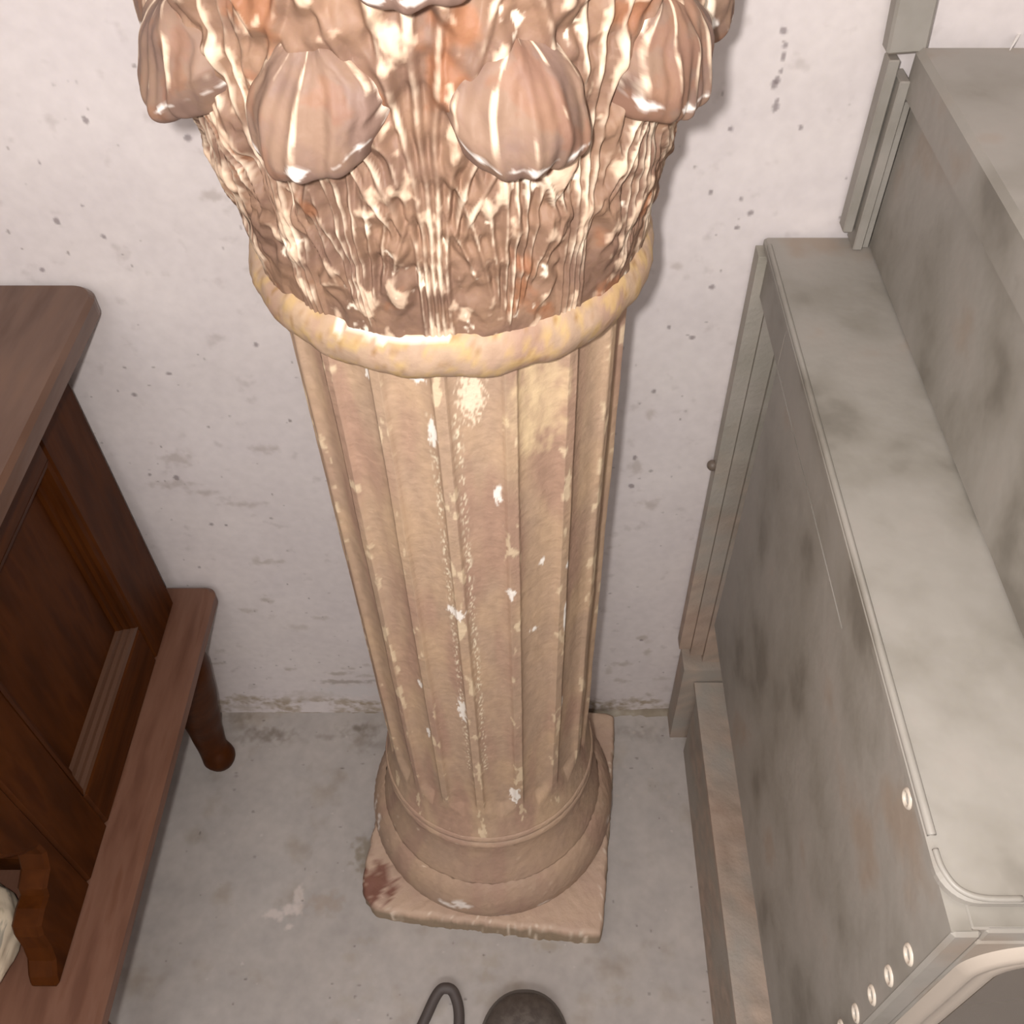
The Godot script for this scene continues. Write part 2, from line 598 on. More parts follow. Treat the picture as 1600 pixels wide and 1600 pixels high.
	al.position = Vector3(0, -0.042, 0)
	al.rotation_degrees = Vector3(-90, 0, 0)
	lamp.add_child(al)

# ---------------------------------------------------------------- column
var FILLETS := [-163.0, -141.0, -121.0, -101.0, -81.0, -61.0, -40.0, -21.5, -2.0, 19.5, 41.5, 63.5, 85.0, 106.0, 127.0, 150.0, 172.0]

func fillet_pos(deg: float) -> float:
	# -1 .. 1 across the flute the angle lies in; |x| = 1 on a fillet
	var n := FILLETS.size()
	for i in n:
		var a: float = FILLETS[i]
		var b: float = FILLETS[(i + 1) % n] + (360.0 if i == n - 1 else 0.0)
		var d := deg
		if i == n - 1 and d < FILLETS[0]:
			d += 360.0
		if d >= a and d < b:
			return (d - a) / (b - a) * 2.0 - 1.0
	return 0.0

func clay(deg: float, h: float) -> Color:
	# worn ochre paint over brown clay, linear
	var a := deg_to_rad(deg)
	var x := sin(a) * 0.12
	var z := cos(a) * 0.12
	var n1 := n_mid.get_noise_3d(x * 14.0, h * 9.0, z * 14.0)
	var n2 := n_fine.get_noise_3d(x * 90.0, h * 60.0, z * 90.0)
	var n3 := n_big.get_noise_3d(x * 26.0 + 7.0, h * 5.0, z * 26.0)
	var c := lin(178, 149, 125)
	c = c.lerp(lin(188, 157, 128), clampf(0.45 + n1 * 1.6, 0, 1))
	c = c.lerp(lin(170, 136, 116), clampf(n3 * 2.0, 0, 0.85))
	return c * (1.0 + n2 * 0.14)

func build_column() -> void:
	var col := thing("pedestal_column", "worn ochre clay pedestal column with fluted shaft and leafy capital against the wall", "column", COL_AT)
	var grit := normal_tex(301, 512, 0.03, 8.0, 5)
	var m_shaft := vmat(0.6, grit, 7.0, 0.22, 0.4)
	var m_cap := vmat(0.58, grit, 7.0, 0.14, 0.32)

	# plinth: square slab, turned a little, with a broken front left corner
	var s := 0.158
	var pl := plinth_mesh(s, 0.034)
	var plo := part("plinth", pl, vmat(0.6, grit, 7.0, 0.2, 0.4), col)
	plo.rotation_degrees.y = -6.2
	plo.set_meta("label", "square clay slab with a chipped corner")

	# torus, scotia and rings
	var prof := smooth_profile([Vector2(0.128, 0.030), Vector2(0.146, 0.034), Vector2(0.1545, 0.052), Vector2(0.1575, 0.072), Vector2(0.1545, 0.094), Vector2(0.147, 0.110), Vector2(0.139, 0.118)], 5)
	part("base_torus", lathe(prof, 220, 0.0016, base_colour), m_shaft, col)
	var prof2 := smooth_profile([Vector2(0.139, 0.116), Vector2(0.1355, 0.128), Vector2(0.1285, 0.150), Vector2(0.1245, 0.172), Vector2(0.1245, 0.190)], 5)
	part("base_neck", lathe(prof2, 220, 0.001, base_colour), m_shaft, col)
	for k in 2:
		var y0 := 0.190 + 0.017 * k
		var pr := smooth_profile([Vector2(0.122, y0), Vector2(0.1255, y0 + 0.002), Vector2(0.1268, y0 + 0.0065), Vector2(0.1255, y0 + 0.011), Vector2(0.122, y0 + 0.0135)], 4)
		part("base_ring", lathe(pr, 200, 0.0009, base_colour), m_shaft, col)

	# fluted shaft; finer mesh on the side that faces the room
	var ang := func(u: float) -> float:
		var t := u * 2.0 - 1.0
		return 180.0 * (0.62 * t + 0.38 * t * t * t)
	var H0 := 0.205
	var H1 := 0.932
	var sh := grid(520, 330, func(u: float, v: float) -> Vector3:
		var d: float = ang.call(u)
		var h := lerpf(H0, H1, v)
		var a := deg_to_rad(d)
		var dir := Vector3(sin(a), 0, cos(a))
		var r := shaft_r(d, h)
		return Vector3(dir.x * r, h, dir.z * r), func(u: float, v: float) -> Color: return shaft_colour(ang.call(u), lerpf(H0, H1, v)))
	part("shaft", sh, m_shaft, col)

	# collar: an uneven roll of clay
	var coll := grid(300, 28, func(u: float, v: float) -> Vector3:
		var d := u * 360.0 - 180.0
		var a := deg_to_rad(d)
		var t := v * TAU
		var dir := Vector3(sin(a), 0, cos(a))
		var lump := 0.0016 * n_big.get_noise_3d(dir.x * 5.0, sin(t) * 0.8, dir.z * 5.0) + 0.0003 * n_mid.get_noise_3d(dir.x * 22.0, sin(t) * 3.0, dir.z * 22.0)
		var rr := 0.0180 + lump
		var wob := 0.002 * n_big.get_noise_2d(dir.x * 2.5, dir.z * 2.5)
		return Vector3(dir.x * (0.1200 - cos(t) * rr * 0.86), 0.9260 + wob - sin(t) * rr * 1.08, dir.z * (0.1200 - cos(t) * rr * 0.86)), func(u: float, v: float) -> Color:
			var d := u * 360.0 - 180.0
			var t := v * TAU
			var c := clay(d, 0.924 - sin(t) * 0.02)
			var k := n_mid.get_noise_2d(d * 0.16, sin(t) * 1.4 + 40.0)
			c = c.lerp(lin(196, 162, 108), clampf(k * 2.2, 0, 0.7))
			c = c.lerp(lin(150, 112, 66), clampf(n_mid.get_noise_2d(d * 0.3 + 50.0, sin(t) * 2.0) * 3.0 - 0.9, 0, 0.7))
			# bare white plaster where the roll is chipped: [angle, place round the roll, half sizes]
			var chip := n_fine.get_noise_2d(d * 0.35, t * 6.0)
			for q in [[-21.0, 4.00, 3.0, 0.26], [-15.0, 3.98, 4.0, 0.20], [-8.0, 4.02, 4.0, 0.17], [-1.0, 4.02, 3.0, 0.14], [38.0, 1.75, 2.2, 0.24], [41.0, 1.95, 1.2, 0.16], [44.0, 2.2, 1.0, 0.2], [-27.0, 3.9, 1.2, 0.4]]:
				var z: float = Vector2((d - q[0]) / q[2], (t - q[1]) / q[3]).length() + chip * 0.7
				c = c.lerp(lin(240, 226, 208), clampf((1.0 - z) * 4.0, 0, 0.9))
			return c, true)
	part("collar", coll, m_shaft, col)

	# bell of the capital with carved stems and veins
	var B0 := 0.926
	var B1 := 1.175
	var bell := grid(620, 300, func(u: float, v: float) -> Vector3:
		var d: float = ang.call(u)
		var h := lerpf(B0, B1, v)
		var a := deg_to_rad(d)
		var r := bell_r(h) + bell_relief(d, h)
		return Vector3(sin(a) * r, h, cos(a) * r), func(u: float, v: float) -> Color: return bell_colour(ang.call(u), lerpf(B0, B1, v)))
	part("capital_bell", bell, m_cap, col)

	# curled leaf tips: ten below, ten between them above
	for tier in 2:
		for k in 10:
			var mid := 19.0 + 36.0 * k + (0.0 if tier == 0 else -18.0)
			mid = wrapf(mid, -180.0, 180.0)
			var sd := float(k * 13 + tier * 71)
			var lf := part("leaf_tip", leaf_tip(mid, tier, sd), m_cap, col)
			lf.set_meta("label", "curled acanthus leaf tip with worn ridges")

	# abacus
	var top := smooth_profile([Vector2(0.150, 1.165), Vector2(0.176, 1.196), Vector2(0.184, 1.206), Vector2(0.184, 1.232), Vector2(0.180, 1.236), Vector2(0.001, 1.236)], 3)
	part("abacus", lathe(top, 120, 0.001, base_colour), m_shaft, col)

func plinth_mesh(s: float, th: float) -> ArrayMesh:
	# superellipse rings from the bottom rim over the top to the middle
	var rows := [[0.0, 1.0], [0.006, 1.003], [th * 0.6, 1.0], [th - 0.003, 0.995], [th, 0.975], [th, 0.95], [th, 0.92], [th, 0.88], [th, 0.84], [th, 0.79], [th, 0.74], [th, 0.68], [th, 0.6], [th, 0.3], [th, 0.02]]
	var nv := rows.size() - 1
	var pos := func(u: float, v: float) -> Vector3:
		var r: Array = rows[int(round(v * nv))]
		var a := PI + u * TAU
		var d := Vector2(sin(a), cos(a))
		var k: float = s / maxf(absf(d.x), absf(d.y))
		# round the corners a little, break the front left one
		var corner := minf(absf(d.x), absf(d.y)) / maxf(absf(d.x), absf(d.y))
		k *= 1.0 - 0.02 * pow(corner, 14.0)
		if d.x < 0 and d.y > 0:
			k *= 1.0 - 0.07 * pow(corner, 6.0)
		var e := n_mid.get_noise_2d(d.x * 9.0, d.y * 9.0 + r[0] * 30.0) * 0.0032 + n_fine.get_noise_2d(d.x * 40.0, d.y * 40.0) * 0.001
		var p: Vector2 = d * (k * r[1] + e * r[1])
		var y: float = r[0]
		if r[0] > 0.01:
			y += 0.0012 * n_mid.get_noise_2d(p.x * 60.0, p.y * 60.0)
		return Vector3(p.x, y, p.y)
	return grid(360, nv, pos, func(u: float, v: float) -> Color:
		var p: Vector3 = pos.call(u, v)
		var c := clay(rad_to_deg(atan2(p.x, p.z)), p.y + p.length() * 2.0)
		c = c.lerp(lin(204, 174, 153), 0.6)
		# red clay laid bare and white chips by the broken corner, dull grey-brown rim
		var q := Vector2(p.x + s * 0.9, p.z - s * 0.8).length()
		var e := n_mid.get_noise_2d(p.x * 70.0, p.z * 70.0)
		c = c.lerp(lin(124, 78, 64), clampf((0.030 - q + e * 0.03) * 90.0, 0, 0.9))
		var rim := clampf((th - 0.004 - p.y) * 300.0, 0, 1)
		c = c.lerp(lin(142, 124, 100), rim * 0.8)
		if absf(p.x) > s * 0.95 or absf(p.z) > s * 0.95:
			c = c.lerp(lin(228, 208, 186), clampf((n_fine.get_noise_2d(p.x * 110.0, p.z * 110.0) - 0.33) * 6.0, 0, 0.85))
		return c)

func base_colour(deg: float, h: float) -> Color:
	var c := clay(deg, h)
	c = c.lerp(lin(168, 138, 120), 0.35)
	var e := n_fine.get_noise_2d(deg * 0.32, h * 150.0)
	c = c.lerp(lin(226, 200, 176), clampf((e - 0.62) * 6.0, 0, 0.8))
	# two bare white chips on the front of the torus
	for p in [[-13.0, 0.085, 4.2, 0.010], [-20.0, 0.075, 4.0, 0.006], [-78.0, 0.085, 2.0, 0.02], [-70.0, 0.095, 1.5, 0.012], [6.0, 0.05, 2.5, 0.005], [26.0, 0.06, 3.0, 0.006], [75.0, 0.08, 1.5, 0.012]]:
		var q: float = Vector2((deg - p[0] - (h - p[1]) * -180.0) / p[2], (h - p[1]) / p[3]).length()
		c = c.lerp(lin(240, 226, 214), clampf((1.0 - q + e * 0.5) * 4.0, 0, 0.95))
	return c

func shaft_r(deg: float, h: float) -> float:
	var t := (h - 0.2) / 0.73
	var r := lerpf(0.1165, 0.1215, t)
	last_fillet = absf(fillet_pos(deg))
	var x := last_fillet
	var w := 0.80
	var fade := sstep(0.272, 0.300, h + 0.02 * (1.0 - x))
	if x < w:
		r -= 0.0074 * sqrt(maxf(0.0, 1.0 - pow(x / w, 2.4))) * fade
	# apophyge at the foot
	r += 0.0075 * pow(clampf((0.262 - h) / 0.042, 0, 1), 1.6)
	var a := deg_to_rad(deg)
	r += 0.0008 * n_mid.get_noise_3d(sin(a) * 4.0, h * 10.0, cos(a) * 4.0)
	r += 0.00012 * n_fine.get_noise_3d(sin(a) * 28.0, h * 130.0, cos(a) * 28.0)
	return r

func shaft_colour(deg: float, h: float) -> Color:
	var c := clay(deg, h)
	var x := last_fillet
	var e := n_fine.get_noise_3d(deg * 0.22, h * 38.0, 3.0)
	var e2 := n_mid.get_noise_2d(deg * 0.05, h * 11.0)
	# flakes along the edges of the fillets
	if x > 0.66 + 0.3 * e2:
		c = c.lerp(lin(236, 212, 176), clampf((e + e2 * 1.1 - 0.40) * 4.0, 0, 0.6))
	# the ragged middle fillet
	var dm := absf(absf(deg + 1.8) - 4.2)
	if dm < 2.0 and h < 0.87 and h > 0.36:
		c = c.lerp(lin(246, 230, 200), clampf((n_fine.get_noise_3d(deg * 0.7, h * 170.0, 9.0) - 0.12) * 5.0, 0, 0.9) * (1.0 - dm / 2.0))
	# a rubbed light patch below the collar
	var q := Vector2((deg - 30.0) / 11.5, (h - 0.868) / 0.052).length() + n_mid.get_noise_2d(deg * 0.12, h * 34.0) * 0.55
	c = c.lerp(lin(228, 200, 158), clampf((1.0 - q) * 2.2, 0, 0.75) * (0.8 + 0.5 * e))
	q = Vector2((deg - 7.5) / 4.6, (h - 0.883) / 0.022).length() + n_fine.get_noise_2d(deg * 0.6, h * 140.0) * 0.9
	c = c.lerp(lin(240, 216, 188), clampf((1.0 - q) * 2.5, 0, 0.85))
	# bare chips
	for p in [[-5.7, 0.851, 1.7, 0.014], [14.6, 0.788, 1.5, 0.010], [-4.2, 0.65, 4.0, 0.007], [-6.6, 0.486, 2.2, 0.020], [32.9, 0.69, 1.3, 0.005], [44.0, 0.676, 1.6, 0.006], [18.0, 0.672, 1.5, 0.008], [-27.0, 0.512, 1.4, 0.008], [-25.4, 0.894, 1.8, 0.006], [-8.7, 0.897, 2.4, 0.004], [29.0, 0.60, 1.8, 0.003], [43.0, 0.60, 0.8, 0.02], [-27.0, 0.42, 1.2, 0.012], [47.0, 0.44, 1.2, 0.01], [17.0, 0.30, 2.6, 0.018]]:
		if absf(h - p[1]) < 0.05 and absf(deg - p[0]) < 9.0:
			var z: float = Vector2((deg - p[0]) / p[2], (h - p[1]) / p[3]).length() + n_fine.get_noise_2d(deg * 0.45, h * 85.0) * 0.75
			c = c.lerp(lin(248, 238, 226), clampf((1.0 - z) * 5.0, 0, 0.96))
	return c

# --- capital
func bell_r(h: float) -> float:
	if h < 0.99:
		return lerpf(0.1265, 0.1315, (h - 0.926) / 0.064)
	return lerpf(0.1315, 0.150, pow((h - 0.99) / 0.185, 0.8))

func ridge(x: float, w: float) -> float:
	# rounded rib: 1 in the middle, 0 at +-w
	var t := absf(x) / w
	return 0.0 if t >= 1.0 else (1.0 - t * t) * (1.0 - t * t * 0.4)

# relief of the bell in metres and the height of the ribs alone
func ribs(deg: float, h: float) -> float:
	var d := deg + 0.9 * n_big.get_noise_2d(deg * 0.05, h * 11.0)
	var best := 0.0
	# main stems at 0.5 + 36 k, splitting into arching stalks higher up
	var ds := wrapf(d - 0.5, -18.0, 18.0)
	var up := maxf(0.0, h - 1.0)
	for k in range(-4, 5):
		var ak := absf(k)
		if ak > 2.0 and h < 1.0:
			continue
		var off := k * (1.75 + 9.0 * up + up * up * (60.0 + 95.0 * ak))
		var w := 0.95 + 4.0 * up
		best = maxf(best, ridge(ds - off, w) * (1.0 if ak < 2.0 else (0.75 if ak < 3.0 else sstep(1.0, 1.03, h))))
	last_stem = best
	# fans of veins in the middle of every lower leaf
	var dl := wrapf(d - 18.5, -18.0, 18.0)
	var s := (h - 0.93) / 0.1
	if s < 1.4 and absf(dl) < 15.0:
		for k in range(-4, 5):
			var ak := absf(k)
			var off2 := k * (0.9 + 1.1 * s + 0.42 * ak * s * s)
			var from := 0.05 + 0.10 * ak
			var amp := sstep(from, from + 0.2, s) * (1.0 - sstep(1.15, 1.4, s))
			best = maxf(best, ridge(dl - off2, 0.55 + 0.35 * s) * amp * (0.9 - 0.08 * ak))
	return best

func leaf_mask(deg: float, h: float) -> float:
	# 1 inside the lower leaf blade, 0 in the gap beside the stem
	var dl := absf(wrapf(deg - 18.5, -18.0, 18.0))
	var edge := 8.6 + 4.0 * sstep(0.93, 1.03, h) + 1.9 * sin(h * 150.0 + 0.6)
	return 1.0 - sstep(edge - 1.3, edge + 1.3, dl)

func bell_relief(deg: float, h: float) -> float:
	var a := deg_to_rad(deg)
	last_ribs = ribs(deg, h)
	var r := 0.0034 * last_ribs * (0.35 + 0.65 * sstep(0.935, 0.965, h))
	r += 0.0040 * leaf_mask(deg, h) * (0.5 + 0.7 * sstep(0.93, 1.05, h))
	# side lobes of the leaves: broad soft lumps and hollows
	last_lump = n_big.get_noise_3d(sin(a) * 6.0, h * 34.0, cos(a) * 6.0)
	r += 0.0075 * last_lump * sstep(0.945, 0.985, h) * (1.0 - 0.6 * last_ribs)
	r += 0.0005 * n_mid.get_noise_3d(sin(a) * 14.0, h * 100.0, cos(a) * 14.0)
	return r

func bell_colour(deg: float, h: float) -> Color:
	var a := deg_to_rad(deg)
	var c := lin(124, 96, 80)
	var n1 := n_mid.get_noise_3d(sin(a) * 3.0, h * 22.0, cos(a) * 3.0)
	c = c.lerp(lin(142, 111, 90), clampf(0.4 + n1 * 1.8, 0, 1))
	c = c.lerp(lin(152, 98, 66), clampf(n_mid.get_noise_3d(sin(a) * 3.0 + 9.0, h * 18.0, cos(a) * 3.0) * 3.0 - 0.75, 0, 0.6))
	var e := n_fine.get_noise_3d(sin(a) * 16.0, h * 70.0, cos(a) * 16.0)
	var e2 := n_mid.get_noise_3d(sin(a) * 5.0 + 2.0, h * 24.0, cos(a) * 5.0)
	# paint rubbed off the ribs down to pale slip, in broken streaks
	var worn := clampf((last_ribs - 0.52) * 3.2 + e * 0.9 + e2 * 1.5 - 0.35, 0, 1)
	if last_stem > 0.3 and last_stem >= last_ribs - 0.01:
		worn *= clampf(0.45 + e2 * 2.0, 0.1, 1.0)
	c = c.lerp(lin(232, 208, 182), worn * 0.9)
	# rubbed high lumps and a few flakes
	c = c.lerp(lin(226, 196, 168), clampf((last_lump - 0.30 + e * 0.35 + e2 * 0.3) * 4.0, 0, 0.75))
	c = c.lerp(lin(244, 228, 206), clampf((e * 0.6 + e2 * 0.8 - 0.46) * 7.0, 0, 0.9))
	return c * (1.0 + 0.07 * e)

func leaf_tip(mid: float, tier: int, sd: float) -> ArrayMesh:
	var dh := 0.0 if tier == 0 else 0.084
	var dr := 0.0 if tier == 0 else 0.008
	var jit := n_big.get_noise_1d(sd * 3.1) * 1.4
	var lean := -1.0 if mid < 0.0 and tier == 0 else 0.35
	# centre line (r, h), half width
	var line := [[0.140, 1.117, 0.006], [0.150, 1.1125, 0.0165], [0.1565, 1.106, 0.0270], [0.1610, 1.099, 0.0350], [0.1645, 1.091, 0.0400], [0.1670, 1.081, 0.0425], [0.1680, 1.071, 0.0425], [0.1668, 1.062, 0.0405], [0.1620, 1.0555, 0.0365], [0.154, 1.0555, 0.033], [0.146, 1.061, 0.030], [0.138, 1.067, 0.027], [0.126, 1.069, 0.025]]
	var nl := line.size() - 1
	var at := func(v: float) -> Vector3:
		var f := v * nl
		var i := mini(int(f), nl - 1)
		var t := f - i
		var o := Vector3.ZERO
		for k in 3:
			var p0: float = line[maxi(i - 1, 0)][k]
			var p1: float = line[i][k]
			var p2: float = line[i + 1][k]
			var p3: float = line[mini(i + 2, nl)][k]
			o[k] = cubic_interpolate(p1, p2, p0, p3, t)
		return o
	var pos := func(u: float, v: float) -> Vector3:
		var c: Vector3 = at.call(v)
		var x := u * 2.0 - 1.0
		var lip := exp(-pow((v - 0.56) / 0.2, 2.0))
		var off := x * c.z * (1.0 + 0.12 * n_big.get_noise_2d(sd + x, v * 3.0))
		# the blade curves back at its sides, ribs radiate from the top
		var back := (0.013 * x * x + 0.015 * pow(absf(x), 6.0)) * sstep(0.0, 0.3, v)
		if v > 0.75:
			back *= 1.0 - (v - 0.75) * 2.0
		var rib := (0.0009 * cos(x * PI * 5.0 + jit) + 0.0006 * cos(x * PI * 10.0 + jit * 2.0 + v * 2.0)) * sstep(0.1, 0.35, v) * (1.0 - sstep(0.62, 0.75, v))
		var scal := (0.0006 * cos(x * PI * 5.0 + jit) + 0.0022 * n_big.get_noise_2d(sd * 2.3, x * 1.8)) * lip
		var n := 0.0048 * n_big.get_noise_3d(sd, x * 1.2, v * 2.0) + 0.0003 * n_mid.get_noise_3d(sd, x * 9.0, v * 14.0)
		var r := c.x + dr - back + rib + n
		var h := c.y + dh + lip * (0.013 * pow(absf(x), 2.6) - 0.007 * lean * x) - scal + 0.004 * n_big.get_noise_2d(sd * 1.7, x) * lip
		var a := deg_to_rad(mid + jit) + (off + 0.006 * lean * sstep(0.1, 0.6, v)) / 0.16
		return Vector3(sin(a) * r, h, cos(a) * r)
	return grid(64, 66, pos, func(u: float, v: float) -> Color:
		var x := u * 2.0 - 1.0
		var p: Vector3 = pos.call(u, v)
		var n1 := n_mid.get_noise_3d(p.x * 30.0, p.y * 30.0, p.z * 30.0)
		var e := n_fine.get_noise_3d(p.x * 130.0, p.y * 70.0, p.z * 130.0)
		var c := lin(128, 103, 90).lerp(lin(140, 112, 94), clampf(0.4 + n1 * 2.0, 0, 1))
		c = c.lerp(lin(142, 94, 68), clampf(n_mid.get_noise_3d(p.x * 22.0 + 5.0, p.y * 22.0, p.z * 22.0) * 3.0 - 0.5, 0, 0.32))
		# worn ridges in streaks, bare rim
		var rib := 0.45 * cos(x * PI * 5.0 + jit) + 0.55 * cos(x * PI * 10.0 + jit * 2.0 + v * 2.0)
		var wear := n_mid.get_noise_3d(p.x * 45.0 + 3.0, p.y * 18.0, p.z * 45.0)
		c = c.lerp(lin(238, 212, 184), clampf((rib - 0.62) * 2.4 + wear * 2.6 + e * 0.7 - 0.55, 0, 0.8) * (1.0 - sstep(0.42, 0.56, v)))
		var rimq := absf(v - 0.575) / 0.045
		c = c.lerp(lin(248, 238, 228), clampf((1.0 - rimq) * 2.0 + wear * 4.0 - 1.35, 0, 0.95))
		c = c.lerp(lin(242, 222, 200), clampf((absf(x) - 0.86) * 9.0 + wear * 3.0 + e * 0.5 - 0.5, 0, 0.9) * (1.0 - sstep(0.5, 0.6, v)))
		return c, true)

# ---------------------------------------------------------------- metal cabinet on the right
func rust_colour(p: Vector3, rust: float) -> Color:
	var n1 := n_mid.get_noise_3d(p.x * 8.0, p.y * 8.0, p.z * 8.0)
	var n2 := n_fine.get_noise_3d(p.x * 60.0, p.y * 60.0, p.z * 60.0)
	var c := lin(166, 157, 146).lerp(lin(150, 143, 130), clampf(0.5 + n1 * 1.6, 0, 1))
	c = c.lerp(lin(164, 138, 120).lerp(lin(186, 162, 144), clampf(0.5 + n2, 0, 1)), clampf(rust + n1 * 1.2 + n2 * 0.4, 0, 1))
	return c * (1.0 + 0.08 * n2)

func vbox(lo: Vector3, hi: Vector3, rust: Callable, n := 24) -> ArrayMesh:
	# box whose faces are cut into a grid so that rust can be coloured per vertex
	var st := SurfaceTool.new()
	st.begin(Mesh.PRIMITIVE_TRIANGLES)
	st.set_smooth_group(-1)
	var h := hi - lo
	for ax in 3:
		var b := (ax + 1) % 3
		var d := (ax + 2) % 3
		var nb := clampi(int(h[b] / 0.012), 1, n * 3)
		var nd := clampi(int(h[d] / 0.012), 1, n * 3)
		for s in 2:
			var o := Vector3.ZERO
			o[ax] = s * 2.0 - 1.0
			for i in nb:
				for j in nd:
					var q := []
					for e in [[0, 0], [1, 0], [1, 1], [0, 1]]:
						var p := lo
						p[ax] = hi[ax] if s == 1 else lo[ax]
						p[b] = lo[b] + h[b] * (i + e[0]) / nb
						p[d] = lo[d] + h[d] * (j + e[1]) / nd
						q.append(p)
					var order := [0, 1, 2, 0, 2, 3]
					if (q[1] - q[0]).cross(q[2] - q[0]).dot(o) > 0:
						order = [0, 2, 1, 0, 3, 2]
					for k in order:
						st.set_color(rust_colour(q[k], rust.call(q[k])))
						st.add_vertex(q[k])
	st.generate_normals()
	return st.commit()

func build_metal_cabinet() -> void:
	var t := thing("metal_cabinet", "stepped grey painted metal cabinet with rusty foot standing right of the column", "cabinet", Vector3(0, 0, 0))
	var pn := normal_tex(402, 512, 0.05, 3.0, 4)
	var dirty := ramp_tex(404, 512, 0.010, [[0.14, srgb(118, 111, 101)], [0.32, srgb(139, 132, 122)], [0.55, srgb(150, 143, 134)], [0.72, srgb(154, 146, 137)], [0.92, srgb(151, 136, 122)]], 6)
	var sidem := mat(Color.WHITE, 0.5, dirty, pn, Vector3(1.3, 1.3, 1.3), 0.1)
	var rustm := vmat(0.6, pn, 5.0, 0.3)

	# foot box and its rusty ledge
	part("foot_box", vbox(Vector3(0.217, 0, -0.672), Vector3(0.90, 0.150, -0.19), func(p: Vector3) -> float: return 0.25), rustm, t)
	var led := part("foot_ledge", vbox(Vector3(0.2155, 0.150, -0.692), Vector3(0.90, 0.157, -0.186), func(p: Vector3) -> float: return 0.72), rustm, t)
	led.set_meta("label", "brown rusty ledge")

	for q in [Vector3(0.32, 0, -0.60), Vector3(0.85, 0, -0.60), Vector3(0.32, 0, -0.24), Vector3(0.85, 0, -0.24)]:
		part("leg", box(q + Vector3(-0.02, 0.150, -0.015), q + Vector3(0.02, 0.402, 0.015), 0.002), sidem, t)

	# overhanging body: side panel with punched vent holes along its front edge
	var side := CSGBox3D.new()
	side.name = "side_panel"
	side.size = Vector3(0.010, 0.415, 0.462)
	side.position = Vector3(0.205, 0.6075, -0.387)
	side.material = sidem
	t.add_child(side, true)
	var holes := [[0.752, -0.1645], [0.714, -0.1645], [0.677, -0.1642], [0.638, -0.164], [0.600, -0.164], [0.562, -0.164], [0.524, -0.164], [0.805, -0.228]]
	var ring := lathe(smooth_profile([Vector2(0.0034, 0.0), Vector2(0.0037, 0.0012), Vector2(0.0047, 0.0017), Vector2(0.0057, 0.0010), Vector2(0.0061, 0.0)], 3), 24)
	var lightrim := mat(srgb(200, 186, 170), 0.4)
	for hl in holes:
		var cy := CSGCylinder3D.new()
		cy.name = "hole"
		cy.operation = CSGShape3D.OPERATION_SUBTRACTION
		cy.radius = 0.0036
		cy.height = 0.03
		cy.sides = 16
		cy.rotation_degrees.z = 90
		cy.position = Vector3(0.205, hl[0], hl[1]) - side.position
		cy.material = sidem
		side.add_child(cy, true)
		var rg := part("hole_rim", ring, lightrim, t, Vector3(0.2003, hl[0], hl[1]))
		rg.rotation_degrees.z = 90
	var crease := CSGBox3D.new()
	crease.name = "crease"
	crease.operation = CSGShape3D.OPERATION_SUBTRACTION
	crease.size = Vector3(0.006, 0.0018, 0.26)
	crease.position = Vector3(0.200, 0.772, -0.49) - side.position
	crease.material = sidem
	side.add_child(crease, true)
	part("body_floor", box(Vector3(0.211, 0.400, -0.617), Vector3(0.90, 0.410, -0.160), 0.001), sidem, t)
	part("body_top", box(Vector3(0.2102, 0.808, -0.6165), Vector3(0.90, 0.8152, -0.1572), 0.001), sidem, t)
	part("body_back", box(Vector3(0.211, 0.411, -0.617), Vector3(0.90, 0.807, -0.610), 0.001), sidem, t)

	# shelf-like top of the lower part: thin plate, rounded front corner, rolled edge, rim below it
	part("lower_top", prism(rrect(0.197, -0.730, 0.30, -0.167, [0.004, 0.0, 0.0, 0.018]), 1, 0.8155, 0.8235, 0.002), sidem, t)
	part("top_rim", box(Vector3(0.200, 0.772, -0.7285), Vector3(0.210, 0.815, -0.6185), 0.0005), sidem, t)
	var bead := []
	var br := []
	for q in [Vector3(0.1995, 0.8240, -0.715), Vector3(0.1995, 0.8240, -0.5), Vector3(0.1995, 0.8240, -0.35), Vector3(0.1995, 0.8240, -0.2)]:
		bead.append(q)
		br.append(0.0024)
	part("rolled_edge", tube(bead, br, 12, 6), sidem, t)
	var bead2 := [Vector3(0.1995, 0.8235, -0.193), Vector3(0.2005, 0.8235, -0.183), Vector3(0.2055, 0.8235, -0.1735), Vector3(0.2160, 0.8235, -0.1690), Vector3(0.235, 0.8235, -0.1685)]
	part("rolled_edge", tube(bead2, [0.0016, 0.0016, 0.0016, 0.0016, 0.0016], 12, 6), sidem, t)

	# moulded rear strip against the wall, rusty towards its foot
	var rs := func(p: Vector3) -> float: return clampf((0.60 - p.y) * 3.0, -0.4, 0.85)
	part("rear_strip", vbox(Vector3(0.192, 0.205, -0.731), Vector3(0.2068, 0.814, -0.714), rs), rustm, t)
	part("rear_strip", vbox(Vector3(0.2072, 0.195, -0.731), Vector3(0.224, 0.8145, -0.711), rs), rustm, t)
	part("rear_strip", vbox(Vector3(0.2244, 0.185, -0.731), Vector3(0.270, 0.8145, -0.707), rs), rustm, t)
	part("rear_foot", vbox(Vector3(0.199, 0.0, -0.731), Vector3(0.258, 0.184, -0.694), func(p: Vector3) -> float: return 0.6), rustm, t)
	var bolt := SphereMesh.new()
	bolt.radius = 0.006
	bolt.height = 0.012
	part("bolt", bolt, mat(srgb(110, 96, 84), 0.5), t, Vector3(0.190, 0.548, -0.722))

	# front: narrow frame, seam, door with a rounded frame round a dark pane
	part("front_frame", box(Vector3(0.200, 0.400, -0.1585), Vector3(0.2150, 0.8150, -0.1540), 0.002), sidem, t)
	part("front_frame", box(Vector3(0.2165, 0.800, -0.170), Vector3(0.90, 0.8150, -0.1560), 0.002), sidem, t)
